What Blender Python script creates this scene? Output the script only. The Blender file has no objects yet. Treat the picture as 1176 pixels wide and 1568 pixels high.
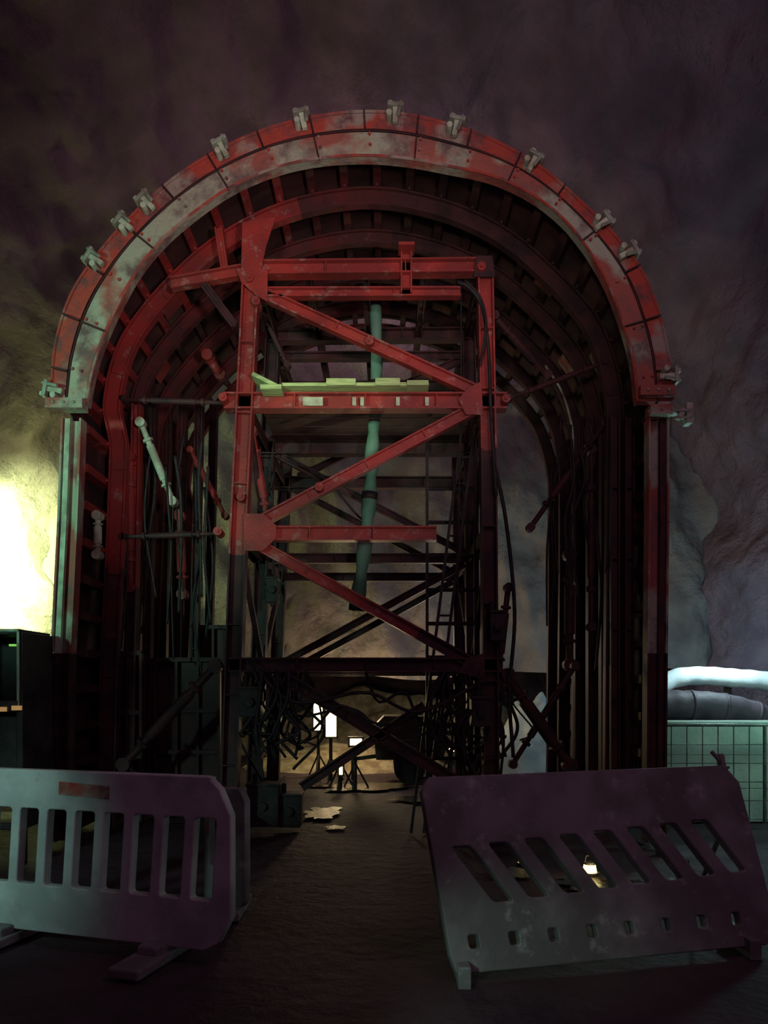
import bpy, bmesh, math, random
from mathutils import Vector, Matrix, noise
random.seed(7)
sc = bpy.context.scene
try:
    sc.view_settings.view_transform = 'Standard'
    sc.view_settings.look = 'None'
except Exception: pass

F = 1132.0      # focal length in image pixels
H = 1.6         # eye height
def W(u, v, D):   # image pixel coordinates at a chosen depth -> metres
    return Vector(((u-588)*D/F, D, H+(1050-v)*D/F))

# ------------------------------------------------------------ materials
def mat(name, c1, c2=None, scale=4.0, rough=0.7, metal=0.0, thr=(0.4,0.6), bump=0.2, bscale=30, c3=None, thr3=(0.6,0.7), emis=None, es=0, stretch=None, spec=0.4, bdist=0.03):
    m = bpy.data.materials.new(name); m.use_nodes = True
    nt = m.node_tree; N = nt.nodes; L = nt.links
    b = N['Principled BSDF']
    b.inputs['Roughness'].default_value = rough
    b.inputs['Metallic'].default_value = metal
    b.inputs['Specular IOR Level'].default_value = spec
    tc = N.new('ShaderNodeTexCoord')
    mp = N.new('ShaderNodeMapping'); L.new(tc.outputs['Object'], mp.inputs[0])
    if stretch: mp.inputs['Scale'].default_value = stretch
    c1 = (*c1, 1)
    if c2 is None: b.inputs['Base Color'].default_value = c1
    else:
        c2 = (*c2, 1)
        n = N.new('ShaderNodeTexNoise'); n.inputs['Scale'].default_value = scale; n.inputs['Detail'].default_value = 7
        L.new(mp.outputs[0], n.inputs['Vector'])
        r = N.new('ShaderNodeValToRGB'); L.new(n.outputs['Fac'], r.inputs[0])
        r.color_ramp.elements[0].position = thr[0]; r.color_ramp.elements[0].color = c1
        r.color_ramp.elements[1].position = thr[1]; r.color_ramp.elements[1].color = c2
        out = r.outputs[0]
        if c3:
            n2 = N.new('ShaderNodeTexNoise'); n2.inputs['Scale'].default_value = scale*2.3; n2.inputs['Detail'].default_value = 9; n2.inputs['Roughness'].default_value = .65
            L.new(mp.outputs[0], n2.inputs['Vector'])
            r2 = N.new('ShaderNodeValToRGB'); L.new(n2.outputs['Fac'], r2.inputs[0])
            r2.color_ramp.elements[0].position = thr3[0]; r2.color_ramp.elements[1].position = thr3[1]
            mx = N.new('ShaderNodeMix'); mx.data_type = 'RGBA'
            L.new(r2.outputs[0], mx.inputs[0]); L.new(out, mx.inputs[6]); mx.inputs[7].default_value = (*c3, 1)
            out = mx.outputs[2]
        L.new(out, b.inputs['Base Color'])
    if bump:
        nb = N.new('ShaderNodeTexNoise'); nb.inputs['Scale'].default_value = bscale; nb.inputs['Detail'].default_value = 8; nb.inputs['Roughness'].default_value = .6
        L.new(mp.outputs[0], nb.inputs['Vector'])
        bp = N.new('ShaderNodeBump'); bp.inputs['Strength'].default_value = bump; bp.inputs['Distance'].default_value = bdist
        L.new(nb.outputs['Fac'], bp.inputs['Height']); L.new(bp.outputs[0], b.inputs['Normal'])
    if emis:
        b.inputs['Emission Color'].default_value = (*emis, 1); b.inputs['Emission Strength'].default_value = es
    return m

RED = mat('red_painted_steel', (0.38,0.040,0.036), (0.24,0.04,0.038), 3, 0.55, c3=(0.34,0.26,0.23), thr3=(0.58,0.72))
MIDRED = mat('half_shaded_red_steel', (0.15,0.026,0.026), (0.09,0.028,0.028), 3, 0.6, c3=(0.16,0.12,0.11), thr3=(0.60,0.74))  # shaded copy of the red steel, for deeper and right-hand ribs
REDCLEAN = mat('red_paint_beam', (0.46,0.058,0.046), (0.28,0.045,0.04), 2.5, 0.45, c3=(0.44,0.27,0.23), thr3=(0.56,0.70))
DIRTY = mat('concrete_stained_steel', (0.46,0.48,0.36), (0.42,0.13,0.10), 1.4, 0.8, thr=(0.46,0.53), c3=(0.19,0.13,0.12), thr3=(0.50,0.66), bump=.7, bscale=14)
DIRTY2 = mat('worn_red_rim', (0.50,0.080,0.055), (0.40,0.33,0.27), 1.9, 0.8, thr=(0.50,0.58), c3=(0.18,0.08,0.08), thr3=(0.48,0.64), bump=.7, bscale=14)
DARK = mat('rusty_and_shaded_steel', (0.038,0.019,0.022), (0.085,0.030,0.031), 4, 0.6)  # also paints shade on rear, low and right-hand steel
SKIN = mat('form_skin_plate', (0.045,0.022,0.026), (0.09,0.036,0.036), 2.5, 0.6)
GALV = mat('galvanised_metal', (0.42,0.50,0.40), (0.28,0.28,0.22), 8, 0.5, 0.2)
WIRE = mat('weathered_wire', (0.10,0.13,0.12), (0.18,0.22,0.19), 8, 0.5, 0.2)
PALE = mat('pale_sprayed_steel', (0.60,0.72,0.54), (0.36,0.38,0.28), 6, 0.7)
PLANK = mat('plank_yellow_green', (0.58,0.80,0.34), (0.36,0.52,0.22), 5, 0.8, stretch=(1,8,8))
HOSE = mat('layflat_hose_teal', (0.10,0.27,0.19), (0.20,0.42,0.31), 2, 0.65)
BLACK = mat('black_rubber', (0.02,0.018,0.02), (0.04,0.035,0.035), 8, 0.6)
MACH = mat('grimy_machine_paint', (0.06,0.055,0.05), (0.11,0.09,0.06), 5, 0.55)
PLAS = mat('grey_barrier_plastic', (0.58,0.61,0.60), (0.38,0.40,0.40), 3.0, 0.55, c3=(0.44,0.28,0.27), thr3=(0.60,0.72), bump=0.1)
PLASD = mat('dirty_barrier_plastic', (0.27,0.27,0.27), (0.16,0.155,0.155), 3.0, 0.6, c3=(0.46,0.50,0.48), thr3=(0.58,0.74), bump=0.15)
ROCK = mat('membrane_lined_rock', (0.125,0.080,0.104), (0.245,0.16,0.20), 1.3, 0.85, thr=(0.34,0.70), bump=1.0, bscale=4.5, stretch=(1,0.7,1), bdist=.18)
SHEET = mat('dusty_sheet', (0.16,0.126,0.124), (0.32,0.27,0.25), 1.1, 0.75, thr=(0.34,0.70), bump=1.0, bscale=2.8, bdist=.18)
BLOCK = mat('concrete_block', (0.50,0.62,0.51), (0.36,0.48,0.40), 2, 0.9, bump=0.3)
DUCTW = mat('white_duct_fabric', (0.85,0.9,0.92), (0.7,0.76,0.8), 3, 0.6)
DUCTD = mat('dark_pipe_fabric', (0.06,0.045,0.06), (0.11,0.08,0.1), 3, 0.6)
DIRT = mat('spoil_dirt', (0.24,0.18,0.12), (0.44,0.37,0.25), 5, 0.9, bump=0.8)
TARP = mat('blue_grey_tarp', (0.25,0.30,0.33), (0.45,0.5,0.52), 2, 0.6)
WATER = mat('puddle_water', (0.02,0.015,0.015), rough=.08, bump=.8, bscale=9, bdist=.03, spec=.6)
def emi(name, c, s):
    return mat(name, c, rough=0.5, bump=0, emis=c, es=s)
LWARM = emi('lamp_lens_warm', (1.0,0.80,0.42), 4)
LGOLD = emi('glint_gold', (1.0,0.80,0.28), 3)  # glow for the added glint lamp on the floor
LGOLDD = emi('glint_gold_dim', (1.0,0.80,0.32), .7)  # weaker glow for the other added glint lamps
LCOOL = emi('lamp_lens_green_white', (0.90,1.0,0.55), 12)
LGRN = emi('indicator_green', (0.35,0.9,0.15), .45)
LORG = emi('orange_reflection_glow', (1.0,0.55,0.2), 0.25)  # glow colour of the painted orange reflection

FLOOR = mat('wet_mud_floor', (0.042,0.026,0.036), (0.082,0.055,0.068), 0.9, 0.7, thr=(.4,.65), bump=.8, bscale=7, bdist=.06, spec=.25)

# ------------------------------------------------------------ mesh builder
def empty(name, loc=(0,0,0)):
    e = bpy.data.objects.new(name, None); e.location = loc
    sc.collection.objects.link(e); return e

class B:
    def __init__(s): s.v=[]; s.f=[]; s.m=[]
    def add(s, vs, fs, mi=0):
        o=len(s.v); s.v += [Vector(v) for v in vs]
        for f in fs: s.f.append([i+o for i in f]); s.m.append(mi)
    def axes(s,p,q,up):
        a=(q-p).normalized(); up=Vector(up)
        if abs(a.dot(up))>0.97: up=Vector((0,0,1)) if abs(a.z)<0.9 else Vector((1,0,0))
        x=a.cross(up).normalized(); y=x.cross(a).normalized(); return a,x,y
    def box(s,p,q,w,h,up=(0,1,0),mi=0,ox=0,oy=0):
        p=Vector(p);q=Vector(q)
        a,x,y=s.axes(p,q,up)
        vs=[]
        for c in (p,q):
            for sx,sy in ((-1,-1),(1,-1),(1,1),(-1,1)):
                vs.append(c+x*(ox+sx*w/2)+y*(oy+sy*h/2))
        s.add(vs,[(3,2,1,0),(4,5,6,7),(0,1,5,4),(1,2,6,5),(2,3,7,6),(3,0,4,7)],mi)
    def hbeam(s,p,q,w,h,up=(0,1,0),t=0.018,mi=0):
        s.box(p,q,t,h,up,mi,ox=-w/2+t/2); s.box(p,q,t,h,up,mi,ox=w/2-t/2)
        s.box(p,q,w-2*t,t*0.8,up,mi)
        p=Vector(p);q=Vector(q); Ln=(q-p).length; n=int(Ln/0.9)
        a,x,y=s.axes(p,q,up)
        for i in range(1,n+1):
            c=p+a*(Ln*i/(n+1)); s.box(c-a*0.006,c+a*0.006,w-2*t,h*0.9,up,mi)
    def tube(s,p,q,r,seg=12,mi=0,r2=None):
        p=Vector(p);q=Vector(q); r2=r if r2 is None else r2
        a,x,y=s.axes(p,q,(0,1,0.01)); vs=[]
        for c,rr in ((p,r),(q,r2)):
            for i in range(seg):
                t=2*math.pi*i/seg; vs.append(c+x*math.cos(t)*rr+y*math.sin(t)*rr)
        fs=[(i,(i+1)%seg,seg+(i+1)%seg,seg+i) for i in range(seg)]
        fs.append(tuple(range(seg))[::-1]); fs.append(tuple(range(seg,2*seg)))
        s.add(vs,fs,mi)
    def path(s,pts,radii,seg=12,mi=0,mk=None):
        pts=[Vector(p) for p in pts]; vs=[]; n=len(pts)
        if not hasattr(radii,'__len__'): radii=[radii]*n
        for k,p in enumerate(pts):
            a=(pts[min(k+1,n-1)]-pts[max(k-1,0)]).normalized()
            up=Vector((0,1,0)) if abs(a.y)<0.8 else Vector((0,0,1))
            x=a.cross(up).normalized(); y=x.cross(a)
            for i in range(seg):
                t=2*math.pi*i/seg; vs.append(p+x*math.cos(t)*radii[k]+y*math.sin(t)*radii[k])
        o=len(s.v); s.v+=vs
        for k in range(n-1):
            for i in range(seg):
                s.f.append([o+k*seg+i,o+k*seg+(i+1)%seg,o+(k+1)*seg+(i+1)%seg,o+(k+1)*seg+i]); s.m.append(mk(k) if mk else mi)
        s.f.append([o+i for i in range(seg)][::-1]); s.m.append(mi); s.f.append([o+i for i in range((n-1)*seg,n*seg)]); s.m.append(mi)
    def plate(s,poly,dy,mi=0):
        n=len(poly); vs=[Vector(p) for p in poly]+[Vector(p)+Vector((0,dy,0)) for p in poly]
        fs=[tuple(range(n)),tuple(range(n,2*n))[::-1]]+[(i,i+n,(i+1)%n+n,(i+1)%n) for i in range(n)]
        s.add(vs,fs,mi)
    def sweep(s,secs,closed=True,mi=0,mis=None,mk=None):
        n=len(secs[0]); vs=[v for c in secs for v in c]
        rng=n if closed else n-1
        o=len(s.v); s.v+=[Vector(v) for v in vs]
        for k in range(len(secs)-1):
            for i in range(rng):
                j=(i+1)%n
                s.f.append([o+k*n+i,o+k*n+j,o+(k+1)*n+j,o+(k+1)*n+i]); s.m.append(mk(k) if mk else (mis[i] if mis else mi))
        if closed:
            s.f.append([o+i for i in range(n)]); s.m.append(mi)
            s.f.append([o+(len(secs)-1)*n+i for i in range(n)][::-1]); s.m.append(mi)
    def obj(s,name,mats,parent=None,smooth=False,bevel=0):
        me=bpy.data.meshes.new(name); me.from_pydata([tuple(v) for v in s.v],[],s.f)
        for m in mats: me.materials.append(m)
        me.polygons.foreach_set('material_index',s.m)
        bm=bmesh.new(); bm.from_mesh(me); bmesh.ops.recalc_face_normals(bm,faces=bm.faces); bm.to_mesh(me); bm.free()
        if smooth: me.polygons.foreach_set('use_smooth',[True]*len(me.polygons))
        me.update()
        o=bpy.data.objects.new(name,me); sc.collection.objects.link(o)
        if parent: o.parent=parent
        if bevel:
            md=o.modifiers.new('bevel','BEVEL'); md.width=bevel; md.segments=2; md.limit_method='ANGLE'
        return o

def catmull(pts,n):
    pts=[Vector(p) for p in pts]; P=[2*pts[0]-pts[1]]+pts+[2*pts[-1]-pts[-2]]; out=[]
    for i in range(1,len(P)-2):
        for k in range(8):
            t=k/8; a,b_,c,d=P[i-1],P[i],P[i+1],P[i+2]
            out.append(0.5*((2*b_)+(c-a)*t+(2*a-5*b_+4*c-d)*t*t+(3*b_-a-3*c+d)*t**3))
    out.append(pts[-1])
    return resample(out,n)
def resample(pts,n):
    d=[0]
    for i in range(1,len(pts)): d.append(d[-1]+(pts[i]-pts[i-1]).length)
    res=[];j=0
    for k in range(n):
        t=d[-1]*k/(n-1)
        while j<len(d)-2 and d[j+1]<t: j+=1
        f=(t-d[j])/max(1e-9,d[j+1]-d[j]); res.append(pts[j].lerp(pts[j+1],f))
    return res

# ------------------------------------------------------------ TUNNEL FORMWORK GANTRY
G = empty('tunnel_formwork_gantry', (0,0,0))
Y0 = 7.26
out_px=[(80,612),(87,530),(110,455),(150,393),(200,336),(265,277),(340,230),(410,200),(480,182),(550,174),(620,178),(700,197),(765,222),(830,260),(890,312),(940,362),(980,415),(1005,475),(1020,537),(1028,615)]
in_px=[(132,620),(144,560),(168,495),(206,422),(250,367),(305,320),(360,284),(425,257),(490,243),(560,239),(625,244),(690,256),(750,269),(805,293),(855,329),(895,375),(928,430),(950,485),(968,548),(976,615)]
NO=121
OUT=catmull([W(u,v,Y0) for u,v in out_px],NO)
INN=catmull([W(u,v,Y0) for u,v in in_px],NO)

ring=B()
secs=[]
for o,i in zip(OUT,INN):
    def at(t,y): 
        p=o.lerp(i,t); return Vector((p.x,Y0+y,p.z))
    secs.append([at(0,0),at(.36,0),at(.36,.07),at(.44,.07),at(.44,.0),at(.93,0),at(1,0.02),at(1,.12),at(.93,.12),at(.93,.10),at(0.06,.10),at(0.06,.30),at(0,.30)])
ring.sweep(secs,mis=[1,2,2,2,0,0,0,0,0,2,2,1,1])
ring.obj('end_ring_arch',[DIRTY,DIRTY2,DARK],G)
jn=B()
for k in range(4,NO-3,7):
    o,i=OUT[k],INN[k]; t=(OUT[k+1]-OUT[k-1]).normalized()
    a=o.lerp(i,0.38)+Vector((0,-.012,0)); bq=o.lerp(i,-0.04)+Vector((0,-.012,0))
    jn.box(a,bq,0.014,0.05,mi=1)
    a=o.lerp(i,0.44)+Vector((0,-.008,0)); bq=o.lerp(i,1.02)+Vector((0,-.008,0))
    if k%2: jn.box(a,bq,0.012,0.04,mi=1)
    for s_ in (0.5,0.75):
        c=o.lerp(i,s_)+t*0.04; jn.tube(c+Vector((0,-.025,0)),c+Vector((0,.01,0)),0.014,6,mi=0)
for off,mi,w in ((-.03,0,.03),(.42,1,.02),(1.0,0,.03)):
    jn.path([o.lerp(i,off)+Vector((0,-.01,0)) for o,i in zip(OUT,INN)],w*0.45,6,mi)
jn.obj('ring_joint_plates',[DIRTY2,DARK],G)

legL=[W(72,1290,Y0),W(78,1000,Y0),W(88,800,Y0),W(94,640,Y0)]
legR=[W(1024,640,Y0),W(1024,800,Y0),W(1022,1000,Y0),W(1020,1290,Y0)]
prof=legL+[p for p in OUT[2:-2:3]]+legR
prof=resample(prof,190)
prof=[Vector((p.x,0,p.z)) for p in prof]
nrm=[]
for k in range(len(prof)):
    t=(prof[min(k+1,len(prof)-1)]-prof[max(k-1,0)]).normalized(); nrm.append(Vector((t.z,0,-t.x)))
for _ in range(3):
    nrm=[(nrm[max(k-1,0)]+nrm[k]+nrm[min(k+1,len(nrm)-1)]).normalized() for k in range(len(nrm))]
def sk(k,off,y):
    p=prof[k]+nrm[k]*off; return Vector((p.x,y,p.z))
Y1=11.25
s=B()
s.sweep([[sk(k,0.015,Y0+.25),sk(k,0.03,Y0+.25),sk(k,.03,Y1),sk(k,0.015,Y1)] for k in range(len(prof))])
s.obj('form_skin_plate',[SKIN],G)
lg=B()
for P_,side in ((legL,1),(legR,-1)):
    for a,b_ in zip(P_[:-1],P_[1:]):
        a=Vector((a.x,Y0,a.z)); b_=Vector((b_.x,Y0,b_.z)); c=Vector((side*.10,0,0)) 
        dk=2 if max(a.z,b_.z)<2.0 else 0  # low leg lengths painted dark as shade
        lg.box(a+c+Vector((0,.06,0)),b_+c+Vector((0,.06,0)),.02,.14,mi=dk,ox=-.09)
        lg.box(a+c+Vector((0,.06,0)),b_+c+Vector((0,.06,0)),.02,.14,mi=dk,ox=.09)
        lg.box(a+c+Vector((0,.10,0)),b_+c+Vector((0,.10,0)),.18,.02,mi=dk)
        lg.box(a+c*.55+Vector((0,.04,0)),b_+c*.55+Vector((0,.04,0)),.05,.05,mi=2 if side<0 or dk else 3)  # left edge painted pale as lit, right and low dark as shaded
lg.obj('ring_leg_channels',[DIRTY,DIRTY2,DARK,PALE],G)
eb=B()
for (u,v,w_) in ((104,622,.36),(1002,603,.34),(1008,632,.22)):
    c=W(u,v,Y0); eb.box(c+Vector((-w_/2,-.02,0)),c+Vector((w_/2,-.02,0)),.10,.16,mi=0)
    for dx in (-.1,0,.1): eb.tube(c+Vector((dx,-.12,0)),c+Vector((dx,-.02,0)),.016,6,mi=1)
eb.obj('ring_end_brackets',[DIRTY,GALV],G,bevel=.006)

def redk(k):     # shade put in the colour: darker on the right-hand half and low legs
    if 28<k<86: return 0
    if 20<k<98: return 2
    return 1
ribY=[8.1,8.9,9.7,10.5,11.2]
for ri,ry in enumerate(ribY):
    s=B()
    ks=range(0,len(prof),2)
    c0,c1=(.19,.36) if ri==0 else (.16,.30)
    fk=lambda i: redk(2*i)
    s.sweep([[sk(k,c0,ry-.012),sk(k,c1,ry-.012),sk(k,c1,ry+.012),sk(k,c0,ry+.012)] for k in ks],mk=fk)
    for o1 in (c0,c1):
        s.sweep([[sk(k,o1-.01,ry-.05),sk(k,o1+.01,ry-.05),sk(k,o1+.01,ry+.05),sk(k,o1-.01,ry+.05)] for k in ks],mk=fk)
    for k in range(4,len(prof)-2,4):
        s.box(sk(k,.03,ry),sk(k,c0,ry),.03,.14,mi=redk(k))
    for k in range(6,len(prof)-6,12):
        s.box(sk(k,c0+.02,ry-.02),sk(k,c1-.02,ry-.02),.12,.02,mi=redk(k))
    s.obj('arch_rib',[RED if ri<1 else MIDRED,DARK,MIDRED],G)  # ribs behind the first take the shaded red
s=B(); s2=B()
for k in range(4,len(prof)-2,4):
    a=sk(k,.09,Y0+.3); b_=sk(k,.09,Y1-.03)
    mid=a.lerp(b_,0.42)
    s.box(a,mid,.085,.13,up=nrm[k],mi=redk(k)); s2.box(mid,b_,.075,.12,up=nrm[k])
s.obj('longitudinal_stiffeners_front',[RED,DARK,MIDRED],G); s2.obj('longitudinal_stiffeners_rear',[DARK],G)  # rear stiffeners painted dark as shade inside the shell
s=B()
for k,y,sz,mi in ((52,8.5,.3,0),(60,9.3,.26,0),(66,8.5,.3,0),(44,8.5,.28,0),(40,9.3,.34,0),(48,9.3,.3,0),(56,10.1,.3,0),(36,8.5,.25,0),(132,8.6,.2,1),(138,9.3,.28,2),(128,9.4,.25,1),(145,8.5,.2,2),(148,9.6,.25,1),(120,8.5,.16,1),(141,9.6,.16,1)):
    a=sk(k,.17,y-sz/2); b_=sk(k,.17,y+sz/2); s.box(a,b_,.26,.012,up=nrm[k],mi=mi)
s.obj('inspection_hatches',[RED,DIRTY,DARK],G)  # pale plates on the right paint light showing through openings

cl=B()
for u,v in ((465,180),(608,182),(695,199),(820,252),(922,343),(965,388),(1020,582),(340,234),(228,308),(188,348),(152,408),(82,600)):
    p=W(u,v,Y0); k=min(range(NO),key=lambda i:(OUT[i]-p).length)
    o=OUT[k]; nn=(OUT[k]-INN[k]).normalized(); t=Vector((nn.z,0,-nn.x)); c=o+Vector((0,-.02,0))
    cl.box(c-nn*.12+Vector((0,-.03,0)),c+nn*.05+Vector((0,-.03,0)),.05,.05,mi=0)
    cl.box(c-t*.08+nn*.04,c+t*.08+nn*.04,.035,.16,mi=1)
    cl.box(c-t*.07+nn*.06,c-t*.03+nn*.06,.07,.09,mi=0)
    cl.tube(c-nn*.09+t*.03+Vector((0,-.10,0)),c+nn*.08+t*.05+Vector((0,-.05,0)),.018,8,mi=1)
    cl.tube(c-t*.06-nn*.06+Vector((0,-.10,0)),c-t*.06-nn*.06+Vector((0,.03,0)),.03,8,mi=0)
c=W(1045,635,Y0)
cl.box(c+Vector((-.12,0,.02)),c+Vector((.06,0,.02)),.03,.14,mi=1); cl.box(c+Vector((.05,0,-.1)),c+Vector((.05,0,.1)),.06,.12,mi=0)
cl.box(c+Vector((-.06,-.03,-.06)),c+Vector((.0,-.03,.04)),.05,.06,mi=0); cl.tube(c+Vector((-.1,-.05,-.05)),c+Vector((.09,-.05,-.05)),.018,8,mi=1)
cl.obj('ring_clamps',[PALE,GALV],G,bevel=.005)

DP=7.8
def Q(u,v,y=DP):
    p=W(u,v,DP); return Vector((p.x,y,p.z))
for pi,y in enumerate((7.8,9.3,10.9)):
    s=B()
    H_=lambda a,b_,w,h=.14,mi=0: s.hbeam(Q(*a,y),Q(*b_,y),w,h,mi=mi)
    H_((386,420),(365,850),.175,.17); H_((365,850),(350,1278),.175,.17,1); H_((742,415),(747,690),.165,.17,0); H_((747,690),(752,1278),.165,.17,1)  # lower column lengths painted dark where shade falls
    H_((378,414),(742,410),.15)
    H_((345,617),(775,617),.17,.16)
    H_((352,1018),(770,1018),.15,mi=1)
    if pi==0:
        H_((400,450),(705,449),.10,.1); H_((622,385),(622,452),.12,.12)
        s.box(Q(610,388,y-.08),Q(634,388,y-.08),.03,.2)
        H_((378,818),(668,818),.15)
        H_((405,452),(735,603),.12,.1); H_((738,620),(386,806),.12,.1); H_((384,828),(640,970),.12,.1); H_((640,970),(735,1022),.12,.1,1)
        H_((440,1040),(705,1200),.13,.1,1); H_((650,1080),(462,1205),.10,.1,1)
        for poly,mi in ((((374,350),(398,345),(424,342),(410,385),(402,420),(372,420)),0),(((365,420),(412,420),(412,470),(395,460),(372,440)),0),(((376,790),(405,790),(425,808),(425,826),(405,846),(376,846)),0),(((735,590),(715,600),(700,617),(712,640),(738,640)),0),(((728,400),(752,400),(756,432),(724,432)),1),(((740,1000),(712,1010),(700,1030),(738,1040)),1)):
            s.plate([Q(u,v,y-.10) for u,v in poly],.016,mi)
        for u,v in ((345,615),(772,617),(337,817),(395,470),(372,765),(385,435),(735,418),(490,750),(566,530)):
            c=Q(u,v,y-.08); s.tube(c+Vector((0,-.05,0)),c+Vector((0,.12,0)),.045,12); s.tube(c+Vector((0,-.07,0)),c+Vector((0,-.05,0)),.02,6)
        H_((262,436),(385,414),.12,.1); H_((312,436),(360,500),.08,.08,1); H_((335,350),(345,415),.08,.08)
    else:
        H_((400,450),(735,449),.10,.1)
        H_((735,452),(405,603),.09,.08); H_((386,625),(738,810),.09,.08); H_((735,828),(386,1018),.09,.08)
        H_((378,818),(742,818),.12,.1)
    s.obj('portal_frame',[REDCLEAN if pi==0 else DARK,DARK],G)  # rear frames painted dark in place of shade
s=B()
for u,v in ((386,414),(742,410),(370,617),(746,617),(360,818),(748,818),(355,1018),(750,1018)):
    s.hbeam(Q(u,v,7.86),Q(u,v,10.84),.12,.14,up=(0,0,1))
for u,v1,v2 in ((378,640,800),(366,838,1000),(746,640,800),(749,838,1000)):
    s.box(Q(u,v1,7.9),Q(u,v2,9.2),.06,.06); s.box(Q(u,v2,9.4),Q(u,v1,10.8),.06,.06)
for u in (470,560,650): s.hbeam(Q(u,414,7.86),Q(u,414,10.84),.08,.1,up=(0,0,1))
s.obj('longitudinal_girders',[DARK],G)
s=B()
for u in (352,752):
    s.hbeam(Q(u,1262,7.4),Q(u,1262,11.2),.26,.22,up=(0,0,1))
    x=Q(u,1262).x
    for y in (7.6,8.3,10.3,11.0):
        s.tube((x-.05,y,.14),(x+.05,y,.14),.14,20,mi=1); s.tube((x-.08,y,.14),(x+.08,y,.14),.04,10,mi=0)
s.obj('wheel_bogies',[DARK,DARK],G)

st=B()
def strut(a,b_,r=.03,mi=0):
    a=Vector(a);b_=Vector(b_); d=(b_-a)
    st.tube(a,b_,r,10,mi); st.tube(a+d*.28,a+d*.72,r*1.4,12,mi)
    for e,sg in ((a,1),(b_,-1)):
        st.tube(e+Vector((0,-.05,0)),e+Vector((0,.05,0)),r*1.7,12,mi)
        st.tube(e+d*.2*sg,e+d*.23*sg,r*1.8,8,mi)
strut(W(216,648,8.2),W(265,768,8.35),.032,2)
strut(W(190,612,8.1),W(345,617,7.9),.022,1)
strut(W(292,690,9),W(345,790,8.6),.025,0)
strut(W(402,478,8.9),W(440,560,9.2),.025,1)
strut(W(386,660,8.3),W(410,800,8.6),.035,0)
strut(W(190,822,8.1),W(337,817,7.9),.022,1)
strut(W(318,545,9.1),W(338,575,9.3),.04,0)
strut(W(757,485,8.0),W(838,575,8.4),.03,1)
strut(W(925,650,8.2),W(812,808,8.0),.028,1)
strut(W(776,1035,7.9),W(872,1172,8.0),.05,1)
strut(W(785,1170,8.3),W(880,1020,8.3),.03,1)
strut(W(872,850,8.5),W(872,1018,8.5),.045,1)
strut(W(905,690,8.2),W(905,960,8.2),.03,1)
strut(W(780,610,8.0),W(925,555,8.1),.022,1)
strut(W(200,700,8.3),W(200,900,8.3),.035,0)
strut(W(275,790,8.9),W(280,910,8.9),.04,0)
strut(W(150,790,7.75),W(150,850,7.75),.03,2)
strut(W(330,1020,7.9),W(190,1170,8.0),.045,1)
strut(W(778,900,7.9),W(762,1040,7.9),.03,1)
strut(W(860,430,8.6),W(905,520,9.0),.02,2)
strut(W(838,565,9.8),W(882,690,10),.02,1)
st.obj('turnbuckle_struts',[RED,DARK,PALE],G)
s=B()
for u,D in ((940,8.0),(962,7.9),(905,8.7),(925,8.4),(885,9.3)):
    s.hbeam(W(u,640,D),W(u,1180,D),.10,.12,mi=1)
for u,D in ((205,8.35),(228,8.8),(275,9.3),(300,9.4),(322,10.0),(252,9.8)):
    s.hbeam(W(u+6,620,D),W(u,900,D),.10,.12,mi=0 if u<210 else 1); s.hbeam(W(u,900,D),W(u-4,1180,D),.10,.12,mi=1)  # lower lengths and deeper posts painted as shaded
for v in (790,880,940): 
    s.box(W(955,v,7.95),W(982,v,7.95),.09,.05,mi=2 if v==940 else 0)
s.obj('leg_stiffening_posts',[RED,DARK,DIRTY],G)

s=B()
for u0,u1,v0,D in ((110,215,1000,8.3),(205,335,1010,8.9),(300,352,960,9.6)):
    p=W(u0,v0,D); q2=W(u1,v0,D)
    s.box((p.x,D,.10),(p.x,D,p.z),.04,.5); s.box((p.x,D+.1,(p.z+.1)/2),(q2.x,D+.1,(p.z+.1)/2),p.z-.12,.03)
    n_=max(2,int((q2.x-p.x)/.25))
    for i in range(n_+1):
        x=p.x+(q2.x-p.x)*i/n_; s.box((x,D+.04,.08),(x,D+.04,p.z),.03,.08)
    for z in (.3,.8,1.3,p.z): s.box((p.x,D+.03,z),(q2.x,D+.03,z),.05,.07)
s.obj('added_dark_panels',[DARK],G)  # dark panels added to close glowing gaps between the leg posts
s=B()
for u,v,w_,h_,D in ((405,1232,.34,.46,8.2),(445,1240,.25,.36,8.3),(706,1236,.26,.42,8.2),(385,1075,.22,.30,7.75),(735,1090,.2,.3,7.72),(760,960,.16,.3,7.7),(418,905,.14,.3,9.2)):
    c=W(u,v,D); s.box(c-Vector((w_/2,0,0)),c+Vector((w_/2,0,0)),h_,.22); s.box(c-Vector((w_*.56,0,-h_/2)),c+Vector((w_*.56,0,h_/2)),.03,.26)
    s.tube(c+Vector((0,-.16,0)),c+Vector((0,-.1,0)),.05,12); s.tube(c+Vector((-w_*.3,0,h_/2)),c+Vector((-w_*.3,0,h_/2+.12)),.03,8)
s.obj('hydraulic_units',[BLACK],G,bevel=.008)

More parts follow.
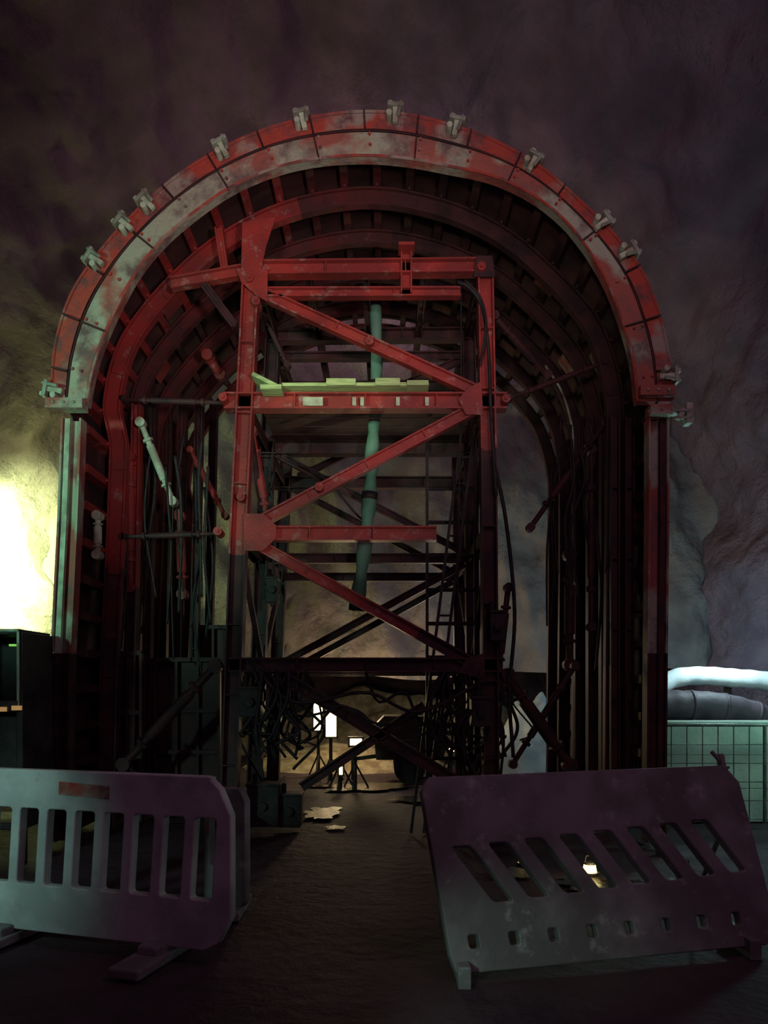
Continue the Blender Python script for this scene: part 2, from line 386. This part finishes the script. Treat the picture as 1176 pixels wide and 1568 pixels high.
s=B()
def pk(u0,v0,u1,v1,y,t,d): s.box(Q(u0,v0,y),Q(u1,v1,y),t,d)
pk(392,586,432,606,7.69,.04,.25); pk(404,606,436,606,7.66,.05,.2); pk(436,601,655,600,7.72,.035,.26)
pk(502,598,546,598,7.67,.07,.20); pk(575,598,612,598,7.67,.075,.20); pk(622,600,654,600,7.66,.05,.2); pk(654,606,735,606,8.05,.04,.3)
for i in range(5):
    pa=Q(392,604,8.3+i*.27);pb=Q(730,604,8.3+i*.27); s.box(pa,pb,.04,.24,mi=1)
for a,b_,mi in ((465,496,2),(540,546,2),(552,558,2),(606,612,2),(650,656,2)):  # wide pale plate paints the lit patch on the beam
    c=Q((a+b_)/2,620,7.8-.09); s.box(c-Vector(((b_-a)*.0034,0,0)),c+Vector(((b_-a)*.0034,0,0)),.09,.02,mi=mi)
s.obj('deck_planks',[PLANK,DARK,PALE],G,bevel=.004)

s=B()
def cable(pts,r,mi=0): s.path(catmull(pts,30),r,6,mi)
cable([W(700,432,7.6),W(718,440,7.6),W(738,470,7.62),W(748,540,7.62),W(752,640,7.65),W(760,760,7.65)],.018)
cable([W(712,430,7.62),W(735,455,7.6),W(744,500,7.6),W(735,560,7.6)],.014)
cable([W(706,400,8.0),W(706,560,8.0),W(703,760,8.0),W(700,1000,8.0)],.010)
cable([W(755,700,7.75),W(775,800,7.75),W(788,940,7.75),W(780,1060,7.75),W(786,1160,7.75)],.02)
cable([W(440,700,9),W(500,735,9),W(560,800,9),W(640,830,9)],.012)
cable([W(420,1060,7.7),W(470,1120,7.7),W(520,1080,7.7),W(590,1110,7.7),W(690,1070,7.7)],.014)
cable([W(380,1010,7.65),W(450,1075,7.65),W(560,1060,7.65),W(640,1090,7.65),W(745,1040,7.65)],.018)
cable([W(400,1030,7.9),W(450,1095,7.9),W(540,1085,7.9),W(600,1130,7.9),W(700,1110,7.9)],.014)
cable([W(560,1030,7.9),W(580,1075,7.9),W(620,1060,7.9),W(650,1110,7.9),W(740,1130,7.9)],.016)
cable([W(660,1100,8),W(680,1060,8),W(700,1140,8),W(720,1180,8)],.012)
cable([W(880,450,8.6),W(905,500,8.6),W(925,560,8.7),W(935,640,8.7)],.016,1)
cable([W(835,560,9.3),W(860,600,9.3),W(875,650,9.3),W(880,700,9.3)],.016,1)
for i in range(64):
    u=random.uniform(375,475) if i%2 else random.uniform(670,790); D=7.6+random.random()*.8
    cable([W(u,1025,D),W(u+random.uniform(-25,25),1070,D),W(u+random.uniform(-35,35),1120,D),W(u+random.uniform(-20,20),random.uniform(1120,1200),D)],random.uniform(.008,.020))
for i in range(30):
    u=random.uniform(840,975) if i%2 else random.uniform(180,330); D=8.0+random.random()*.6; v=random.uniform(620,820)
    cable([W(u,v,D),W(u+random.uniform(-10,10),v+60,D),W(u+random.uniform(-15,15),v+130,D),W(u+random.uniform(-8,8),v+240,D)],random.uniform(.008,.018))
for i in range(8):
    u=random.uniform(400,430); D=9.1; v=random.uniform(680,820)
    cable([W(u,v,D),W(u+random.uniform(-12,12),v+60,D),W(u+random.uniform(-18,18),v+140,D)],.012)
s.obj('hydraulic_hoses',[BLACK,PALE],G,smooth=True)

# ------------------------------------------------------------ ladders
def ladder(name,bl,tl,w,pitch,r=.018):
    s=B(); bl=Vector(bl); tl=Vector(tl); x=Vector((w,0,0))
    s.box(bl,tl,.03,.06); s.box(bl+x,tl+x,.03,.06)
    L_=(tl-bl).length; n=int(L_/pitch)
    for i in range(1,n): 
        c=bl.lerp(tl,i*pitch/L_); s.tube(c,c+x,r,8)
    return s.obj(name,[BLACK])
p=W(654,640,8.45)
ladder('access_ladder',(p.x,8.45,0.0),(p.x,8.45,4.6),.55,.385,.022)
a=W(662,1015,8.15);b_=W(708,650,8.3); d=(b_-a); t=(0-a.z)/d.z; base=a+d*t
ladder('access_ladder',base,b_,.14,.30,.012)

# ventilation hose hung from the top beam of the gantry
s=B()
pts=catmull([W(574,448,8.6),W(577,540,8.6),W(575,600,8.6),W(571,680,8.6),W(566,760,8.6),W(558,840,8.6),W(549,910,8.6),W(546,935,8.6)],44)
rad=[(.058+.03*abs(math.sin(k*.5))*(1 if k>15 else .4)) for k in range(44)]
s.path(pts,rad,14)
for k in (1,12,27,42): s.path([pts[k],pts[k+1]],[rad[k]+.012]*2,14,1)
s.tube(pts[0],Q(574,414,8.6),.012,6,1)
s.obj('ventilation_hose',[HOSE,BLACK],G,smooth=True)

# ------------------------------------------------------------ barriers
def perforated(outer,holes,thick,bev):
    cu=bpy.data.curves.new('c','CURVE'); cu.dimensions='2D'; cu.fill_mode='BOTH'; cu.extrude=thick/2; cu.bevel_depth=bev; cu.bevel_resolution=1; cu.offset=-bev
    for poly in [outer]+holes:
        sp=cu.splines.new('POLY'); sp.points.add(len(poly)-1)
        for i,(x,y) in enumerate(poly): sp.points[i].co=(x,y,0,1)
        sp.use_cyclic_u=True
    o=bpy.data.objects.new('tmp',cu); sc.collection.objects.link(o); dg=bpy.context.evaluated_depsgraph_get()
    me=bpy.data.meshes.new_from_object(o.evaluated_get(dg)); bpy.data.objects.remove(o); return me
def rrect(x0,y0,x1,y1,r,skew=0,n=4):
    pts=[]
    for cx,cy,a0 in ((x1-r,y1-r,0),(x0+r,y1-r,90),(x0+r,y0+r,180),(x1-r,y0+r,270)):
        for i in range(n+1):
            a=math.radians(a0+90*i/n); x=cx+r*math.cos(a); y=cy+r*math.sin(a)
            pts.append((x+skew*(y-(y0+y1)/2),y))
    return pts
def place(me,BL,BR,TL,TR,Lw,Hh):
    N_=((BR-BL).cross(TL-BL)).normalized()
    for v in me.vertices:
        u=v.co.x/Lw; t=v.co.y/Hh; z=v.co.z
        v.co=BL*(1-u)*(1-t)+BR*u*(1-t)+TL*(1-u)*t+TR*u*t+N_*z
    me.update(); return N_
e=empty('pedestrian_barrier'); 
BR=Vector((-.86,4.22,.08)); BL=Vector((-2.80,4.80,.08)); up=Vector((0,0,1.0))
outer=[(0.05,0),(1.86,0),(1.95,.05),(2.03,.20),(2.03,.78),(1.96,.93),(1.88,1.0),(0.12,1.0),(0.03,.9),(0,.75),(0,.15)]
holes=[rrect(2.03-.245-i*.205,.29,2.03-.108-i*.205,.76,.02,.07) for i in range(9)]
me=perforated(outer,holes,.05,.008); Nn=place(me,BL,BR,BL+up,BR+up,2.03,1.0)
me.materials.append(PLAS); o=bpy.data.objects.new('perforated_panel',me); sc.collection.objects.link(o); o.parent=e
s=B()
ux=(BR-BL).normalized()
def bp_(x,z,n=0): return BL+ux*x+Vector((0,0,z))+Nn*n
for z in (.985,.80,.03,.25): s.box(bp_(.12,z),bp_(1.9,z),.018,.065,up=(0,1,0))
s.obj('panel_rims',[PLAS],e,bevel=.006)
s=B()
for x in (.45,1.55):
    c=BL+ux*x; c.z=.05; n2=Vector((-ux.y,ux.x,0)); 
    s.box(c-n2*.36-Vector((0,0,.02)),c+n2*.30-Vector((0,0,.02)),.20,.06,up=(0,0,1)); s.box(c-n2*.14+Vector((0,0,.03)),c+n2*.14+Vector((0,0,.03)),.14,.06,up=(0,0,1))
s.obj('rubber_feet',[PLASD],e,bevel=.015)
fr=Vector((ux.y,-ux.x,0))*.034
s=B(); s.box(bp_(.86,.895)+fr,bp_(1.22,.88)+fr,.08,.008,mi=0); s.obj('red_white_strip',[DIRTY2],e)
e=empty('pedestrian_barrier')
BL=W(692,1500,4.02); BL.z=.03; BR=W(1190,1452,4.50); BR.z=.03
TL=W(640,1192,4.35); TR=W(1125,1172,4.85)
outer=[(0.02,0.0),(2.0,0),(2.08,.08),(2.1,.25),(2.08,.95),(2.0,1.06),(0.06,1.06),(0,.98),(0,.1)]
holes=[]
for i in range(8):
    x=.27+i*.222; y=.37+.010*i
    holes.append(rrect(x-.06,y-.02,x+.06,y+.29,.02,-.62))
for i in range(8): holes.append(rrect(.12+i*.24,.12,.18+i*.24,.19,.015))
me=perforated(outer,holes,.05,.008); Nn=place(me,BL,BR,TL,TR,2.1,1.06)
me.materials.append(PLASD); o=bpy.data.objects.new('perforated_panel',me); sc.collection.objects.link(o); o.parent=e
s=B()
def q(u,t): return BL*(1-u)*(1-t)+BR*u*(1-t)+TL*(1-u)*t+TR*u*t
for t in (.985,.80,.02,.27): s.box(q(.03,t),q(.97,t),.018,.065,up=Nn)
s.box(q(.955,.93),q(.955,1.07),.03,.05,up=Nn); s.tube(q(.93,1.09),q(.965,1.0),.015,8)
s.obj('panel_rims',[PLASD],e,bevel=.006)
s=B()
for u in (.03,.9):
    c=q(u,0); c.z=.04; s.box(c+Vector((0,-.10,0)),c+Vector((0,.32,0)),.07,.12,up=(0,0,1))
    tp=q(u+.03,.7); s.tube(tp,Vector((tp.x,tp.y+.55,0.02)),.018,8)
s.obj('feet_and_stay',[PLASD],e,bevel=.008)
e=empty('pedestrian_barrier')
BL=Vector((-1.28,5.35,.06)); BR=Vector((-.95,5.15,.06)); up=Vector((0,0,.82))
me=perforated([(0,0),(.40,0),(.44,.06),(.44,.9),(.38,1.0),(0,1.0)],[rrect(.06,.3,.14,.76,.02),rrect(.24,.3,.34,.76,.02)],.05,.006)
place(me,BL,BR,BL+up,BR+up,.44,1.0); me.materials.append(PLASD); o=bpy.data.objects.new('perforated_panel',me); sc.collection.objects.link(o); o.parent=e
s=B(); s.box((-1.08,5.0,.03),(-1.08,5.5,.03),.2,.06,up=(0,0,1)); s.obj('rubber_feet',[PLASD],e,bevel=.01)

# ------------------------------------------------------------ enclosure
HW=6.1
def vault(t):
    sp=3.2; top=9.6; arc=math.pi*0.5*(HW+top-sp)
    tot=2*sp+arc; d=t*tot
    if d<sp: return Vector((-HW,0,d)), Vector((1,0,0))
    if d>sp+arc: return Vector((HW,0,tot-d)), Vector((-1,0,0))
    a=math.pi*(1-(d-sp)/arc)
    p=Vector((HW*math.cos(a),0,sp+(top-sp)*math.sin(a))); return p,Vector((-math.cos(a),0,-math.sin(a)))
def disp(p,a=1):
    return a*(.32*noise.noise(Vector((p.x*.6,p.y*.22,p.z*.6)))+.20*noise.noise(Vector((p.x*1.5,p.y*.7,p.z*1.5)))+.12*noise.noise(Vector((p.x*3.2,p.y*2.0,p.z*3.2)))+.05*noise.noise(p*6))
def vpart(name,t0,t1,nt_):
    s=B(); ys=[-4+ .14*i for i in range(179)]
    rows=[]
    for i in range(nt_+1):
        t=t0+(t1-t0)*i/nt_; p,n_=vault(t); row=[]
        for y in ys:
            q_=Vector((p.x,y,p.z)); f=min(1,p.z/1.2+.0); row.append(q_+n_*(disp(q_)*f-.12*f))
        rows.append(row)
    s.sweep(rows,closed=False); return s.obj(name,[ROCK],smooth=True)
vpart('wall_left',0,.26,80); vpart('ceiling',.26,.74,150); vpart('wall_right',.74,1,80)
s=B(); rows=[]
for i in range(41):
    z=10.2*i/40; rows.append([Vector((-HW-.3+(2*HW+.6)*j/60,20.6+1.2*noise.noise(Vector((j*.2,z*.5,0))),z)) for j in range(61)])
s.sweep(rows,closed=False); s.obj('wall_back',[ROCK],smooth=True)
s=B(); rows=[]
for i in range(121):
    y=-4+25.2*i/120
    rows.append([Vector((x,y,-.02+.02*noise.noise(Vector((x*1.2,y*1.2,3))))) for x in [-6.4+12.8*j/80 for j in range(81)]])
s.sweep(rows,closed=False); s.obj('floor',[FLOOR],smooth=True)
s=B(); rows=[]
CW=6.5
for i in range(91):
    f=i/90; row=[]
    for j in range(181):
        g=j/180; 
        zb=1.85+.10*math.sin(g*9)+.05*math.sin(g*31); 
        x=-CW+2*CW*g
        ztop=3.4+(10.1-3.4)*math.sqrt(max(0,1-(x/CW)**2)); ztop=max(ztop,3.5)
        z=zb+(ztop-zb)*f
        y=14+.45*noise.noise(Vector((x*.7,z*.5,1)))+.25*noise.noise(Vector((x*1.8+z*.6,z*.8,5)))+.11*noise.noise(Vector((x*5,z*3,9)))
        row.append(Vector((x,y,z)))
    rows.append(row)
s.sweep(rows,closed=False); s.obj('dust_curtain_sheet',[SHEET],smooth=True)

def puddle(cx,cy,rx,ry,seed):
    s=B(); n=48; vs=[Vector((cx,cy,.012))]
    for i in range(n):
        a=2*math.pi*i/n; k=1+.6*noise.noise(Vector((math.cos(a)*1.8,math.sin(a)*1.8,seed)))+.35*noise.noise(Vector((math.cos(a)*5,math.sin(a)*5,seed)))
        vs.append(Vector((cx+rx*k*math.cos(a),cy+ry*k*math.sin(a),.012)))
    s.add(vs,[(0,1+i,1+(i+1)%n) for i in range(n)]); s.obj('puddle',[WATER])
puddle(-.76,9.25,.22,.42,1); puddle(-.55,8.3,.10,.12,9); puddle(1.72,5.95,.30,.20,2); puddle(1.1,6.3,.22,.15,3); puddle(2.6,6.0,.3,.25,4); puddle(-.3,11.7,.9,.4,6); puddle(.4,10.4,.3,.25,12)

# ------------------------------------------------------------ right side
s=B()
x0=2.95; D=8.85
for r_ in range(3):
    for c_ in range(4):
        xx=x0+c_*.78+(r_%2)*.25; w_=.775
        if xx+w_>5.6: w_=5.6-xx
        if w_<.1: continue
        s.box((xx,D+random.uniform(0,.01),.20+r_*.392),(xx+w_,D+random.uniform(0,.01),.20+r_*.392),.389,.4)
s.obj('concrete_block_wall',[BLOCK],bevel=.006)
s=B()
x0,x1=3.05,5.5; y=8.3
for i in range(15):
    x=x0+(x1-x0)*i/14; s.tube((x,y,.06),(x,y,1.16),.007 if i%7 else .022,8)
for i in range(6):
    z=.10+.21*i; s.tube((x0,y,z),(x1,y,z),.006,6)
s.tube((x0,y,1.16),(x1,y,1.16),.02,8)
for x in (x0,x1): s.box((x,y-.2,.03),(x,y+.2,.03),.14,.06,up=(0,0,1))
s.obj('mesh_fence',[WIRE])
s=B()
pts=catmull([W(985,1064,10.2),W(1030,1040,10.2),W(1070,1035,10.2),W(1120,1038,10.2),W(1180,1044,10.2),W(1230,1060,10.2)],50)
s.path(pts,[.13+.004*math.sin(k*1.2) for k in range(50)],18)
s.obj('ventilation_duct',[DUCTW],smooth=True)
s=B()
pts=catmull([W(980,1080,9.75),W(1040,1080,9.75),W(1100,1084,9.75),W(1150,1096,9.75),W(1215,1124,9.75)],50)
s.path(pts,[.20+.004*math.sin(k*1.3) for k in range(50)],18)
for k in range(5,48,10): s.path([pts[k],pts[k+1]],[.21,.21],18)
s.obj('flexible_pipe',[DUCTD],smooth=True)
s=B()
for u in (1040,1150):
    p=W(u,1060,9.75)
    s.box((p.x,10.42,0),(p.x,10.42,1.6),.08,.08); s.box((p.x,9.6,.9),(p.x,10.42,.9),.06,.06,up=(0,0,1)); s.box((p.x,10.0,.5),(p.x,10.0,1.02),.06,.06)
s.obj('duct_trestle',[DARK])

def heap(name,cx,cy,w,d,h,m,seed=0,n=40):
    s=B(); rows=[]
    for i in range(n+1):
        row=[]
        for j in range(n+1):
            a=(i/n)*2-1;b2=(j/n)*2-1; rr=min(1,math.sqrt(a*a+b2*b2)); f=(1-rr**2.2)
            x=cx+a*w/2;y=cy+b2*d/2
            z=h*f*(1+.45*noise.noise(Vector((a*3+seed,b2*3,seed))))+.06*f*noise.noise(Vector((a*11,b2*11,seed)))-.03
            row.append(Vector((x,y,z)))
        rows.append(row)
    s.sweep(rows,closed=False); return s.obj(name,[m],smooth=True)
heap('tarp_covered_materials',2.65,13.1,1.7,1.1,1.35,TARP,3)
heap('spoil_heap',-.75,14.9,4.2,2.7,.42,DIRT,7)
heap('spoil_heap',0.2,18.2,9.5,2.6,1.3,DIRT,17)

# towed compressor parked behind the gantry
e=empty('air_compressor')
s=B(); cx,cy=.42,12.15
s.plate([(cx-.55,cy,.38),(cx+.55,cy,.38),(cx+.62,cy,.62),(cx+.55,cy,.98),(cx+.30,cy,1.10),(cx-.42,cy,1.10),(cx-.60,cy,.92)],.75)
s.box((cx-.5,cy-.01,.70),(cx+.05,cy-.01,.70),.03,.03); s.box((cx-.95,cy+.37,.36),(cx-.5,cy+.37,.42),.07,.07)
for i in range(8): s.box((cx+.14,cy-.012,.52+i*.055),(cx+.46,cy-.012,.52+i*.055),.02,.03)
s.tube((cx+.2,cy+.3,1.08),(cx+.2,cy+.3,1.32),.04,12); s.tube((cx-.95,cy+.37,0),(cx-.95,cy+.37,.4),.03,10)
s.obj('canopy_and_drawbar',[MACH],e,bevel=.01)
s=B()
for y in (cy-.08,cy+.72):
    s.tube((cx,y,.26),(cx,y+.12,.26),.26,22); s.tube((cx,y-.015,.26),(cx,y+.13,.26),.12,14)
s.tube((cx,cy,.26),(cx,cy+.8,.26),.03,8); s.box((cx-.36,cy-.04,.53),(cx+.36,cy-.04,.53),.03,.2)
s.box((cx-.02,cy+.1,.26),(cx-.02,cy+.7,.26),.3,.1)
s.obj('wheels_and_axle',[BLACK],e)

# ------------------------------------------------------------ lamps
def floodlight(name,pos,face,w,h,lens,mast=True):
    e=empty(name); pos=Vector(pos); face=Vector(face).normalized()
    s=B(); s.box(pos-face*.09,pos,w+.06,h+.06,up=(0,0,1)); 
    for i in range(7):
        o_=(-.5+i/6)*w*.9; a,x,y=s.axes(pos-face*.09,pos,(0,0,1)); s.box(pos-face*.14+x*o_,pos-face*.09+x*o_,.012,h*.9,up=(0,0,1))
    if mast:
        b0=Vector((pos.x-face.x*.2,pos.y-face.y*.2,0)); s.tube(b0,Vector((b0.x,b0.y,pos.z)),.03,10)
        s.tube(Vector((b0.x,b0.y,pos.z)),pos-face*.1,.025,8)
        for k in range(3):
            t=k*2.094+.4; s.tube(b0+Vector((0,0,.4)),b0+Vector((math.cos(t)*.22,math.sin(t)*.22,0.01)),.015,8)
    s.obj('housing_and_tripod',[BLACK],e)
    s=B(); s.box(pos+face*.001,pos+face*.012,w,h,up=(0,0,1)); s.obj('lens',[lens],e)
    return e
floodlight('floodlight',(-4.98,11.7,3.75),(-.87,.5,.0),.36,.5,LCOOL)
floodlight('work_lamp',W(487,1094,12.9),(0.05,-1,-.05),.15,.55,LWARM)
floodlight('work_lamp',W(507,1107,12.2),(0.1,-1,0),.17,.45,LWARM)
floodlight('work_lamp',W(545,1136,11.3),(0.1,-1,0),.18,.10,LWARM)
floodlight('work_lamp',W(522,1180,11.3),(0.1,-1,0),.05,.12,LWARM)
floodlight('work_lamp',W(692,1146,12.6),(0.1,-1,0),.10,.10,LWARM)
def glint_lamp(x,y,r,lens):  # small lamp added to make gold glints on the wet floor
    e=empty('added_glint_lamp'); s=B()
    s.tube((x,y,.0),(x,y,.035),r*1.3,16); s.tube((x,y,.035+r*1.1),(x,y,.05+r*1.1),r*.9,14)
    s.path([Vector((x-r*.7,y,.05+r)),Vector((x-r*.5,y,.05+r*2)),Vector((x+r*.5,y,.05+r*2)),Vector((x+r*.7,y,.05+r))],.005,6)
    s.obj('base_and_handle',[BLACK],e)
    s=B(); s.tube((x,y,.035),(x,y,.035+r*1.1),r,16,r2=r*.8); s.obj('lens',[lens],e)
glint_lamp(1.73,6.22,.06,LGOLD); glint_lamp(1.22,6.55,.035,LGOLDD); glint_lamp(2.55,6.25,.04,LGOLDD); glint_lamp(2.62,7.0,.035,LGOLDD)

e=empty('control_cabinet')
s=B()
a=W(-60,968,6.6); b_=W(72,968,6.6); x0,x1,zt=a.x,b_.x-.22,a.z
s.box((x0,6.85,.32),(x0,6.85,zt),.06,.6,up=(0,1,0)); s.box((x1,6.85,.32),(x1,6.85,zt),.06,.6)
s.box((x0,6.85,zt),(x1,6.85,zt),.05,.62); s.box((x0,6.85,.35),(x1,6.85,.35),.06,.6)
s.box((x0,6.85,.95),(x1,6.85,.95),.75,.5); s.box((x0,7.1,1.6),(x1,7.1,1.6),1.0,.04)
for x in (x0,x1):
    for y in (6.6,7.1): s.box((x,y,0),(x,y,.35),.07,.07)
s.box((x0,6.56,1.42),(x1,6.56,1.42),.10,.1); 
s.obj('housing',[BLACK],e,bevel=.01)
s=B()
c=W(38,998,6.9); s.box(c-Vector((.05,0,0)),c+Vector((.05,0,0)),.06,.03)
c=W(20,988,6.9); s.box(c-Vector((.03,0,0)),c+Vector((.03,0,0)),.02,.03)
s.obj('indicator_lamp',[LGRN],e)
s=B(); c=W(26,1084,6.5); s.box(c-Vector((.04,0,0)),c+Vector((.04,0,0)),.04,.03); c=W(5,1086,6.5); s.box(c-Vector((.03,0,0)),c+Vector((.03,0,0)),.04,.03)
s.obj('orange_reflection',[LORG],e)  # glowing bars paint an orange reflection on the cabinet
s=B(); s.box((x0,6.53,zt+.01),(x1,6.53,zt+.01),.02,.02); s.box((x1,6.53,1.4),(x1,6.53,zt),.02,.02); s.obj('edge_trim',[GALV],e)

# ------------------------------------------------------------ lights
def light(name,kind,loc,col,power,size=.3,target=None,angle=60,blend=.8):
    l=bpy.data.lights.new(name,kind); l.color=col; l.energy=power
    if kind=='POINT': l.shadow_soft_size=size
    if kind=='SPOT': l.shadow_soft_size=size; l.spot_size=math.radians(angle); l.spot_blend=blend
    o=bpy.data.objects.new(name,l); o.location=loc; sc.collection.objects.link(o)
    if target is not None: o.rotation_euler=(Vector(target)-Vector(loc)).to_track_quat('-Z','Y').to_euler()
    return o
light('floodlight_beam','SPOT',(-5.05,11.75,3.75),(.62,1,.32),5200,.15,(-6.3,12.3,3.65),138,1.0)
light('glow_spread_fill','POINT',(-5.0,11.9,5.2),(.70,1,.25),32,.3)  # added point light, spreads the green glow higher up the wall
light('site_light_left','SPOT',(-4.6,1.5,2.8),(.42,1,.72),700,.25,(-3.4,7.2,3.9),48,.9)
light('barrier_fill','SPOT',(-4.1,1.6,2.0),(.52,1,.86),190,.15,(-2.9,4.8,.8),42,.95)  # extra spot added to light the left barrier
light('low_barrier_fill','SPOT',(-.6,2.2,.9),(.6,1,.82),42,.1,(.78,4.1,-.05),36,1.0)  # unseen low spot added to brighten the right barrier's lower corner
light('deck_fill','SPOT',(-3.0,3.2,3.6),(.80,1,.62),300,.1,(-.55,7.7,4.72),15,.6)  # unseen narrow spot added to brighten the deck planks
light('front_fill','SPOT',(1.6,-.5,1.9),(1,.80,.74),760,.3,(-1.2,7.8,5.4),40,.9)  # unseen spot added to light the red front members
light('ring_fill','SPOT',(-.8,-2,2.4),(1,.82,.76),640,.3,(.3,7.2,6.9),44,.9)  # unseen fill spot added to brighten the ring
light('cool_lamp_right','POINT',(5.0,7.6,1.9),(.50,1,.88),48,.2)
light('cool_lamp_rear','POINT',(5.0,12.4,2.2),(.36,.80,1),34,.3)
light('warm_lamp_back','POINT',(-.6,13.3,1.3),(1,.74,.40),62,.15)
light('warm_lamp_mid','POINT',(1.0,12.4,2.3),(1,.84,.70),34,.3)
light('cool_lamp_duct','POINT',(4.6,9.7,2.3),(.65,.95,1),70,.1)
light('glint_lamp_glow','POINT',(1.73,6.12,.14),(1,.78,.35),1.4,.03)  # glow of the added glint lamp, pools warm light on the floor
light('purple_ambient_fill','POINT',(2.0,2.5,6.0),(.92,.50,.72),88,1.5)  # unseen purple fill added to lift the blacks
light('cavern_fill','POINT',(0,12.2,8.6),(.98,.58,.82),48,.6)  # unseen fill light, adds bounce below the ceiling

w=bpy.data.worlds.new('night'); w.use_nodes=True; w.node_tree.nodes['Background'].inputs[0].default_value=(.5,.20,.38,1); w.node_tree.nodes['Background'].inputs[1].default_value=.16
sc.world=w

cam=bpy.data.cameras.new('camera'); cam.sensor_width=36; cam.lens=26; cam.shift_y=266/1568; cam.clip_start=.05
co=bpy.data.objects.new('camera',cam); co.location=(0,0,H); co.rotation_euler=(math.radians(90),0,0); sc.collection.objects.link(co); sc.camera=co
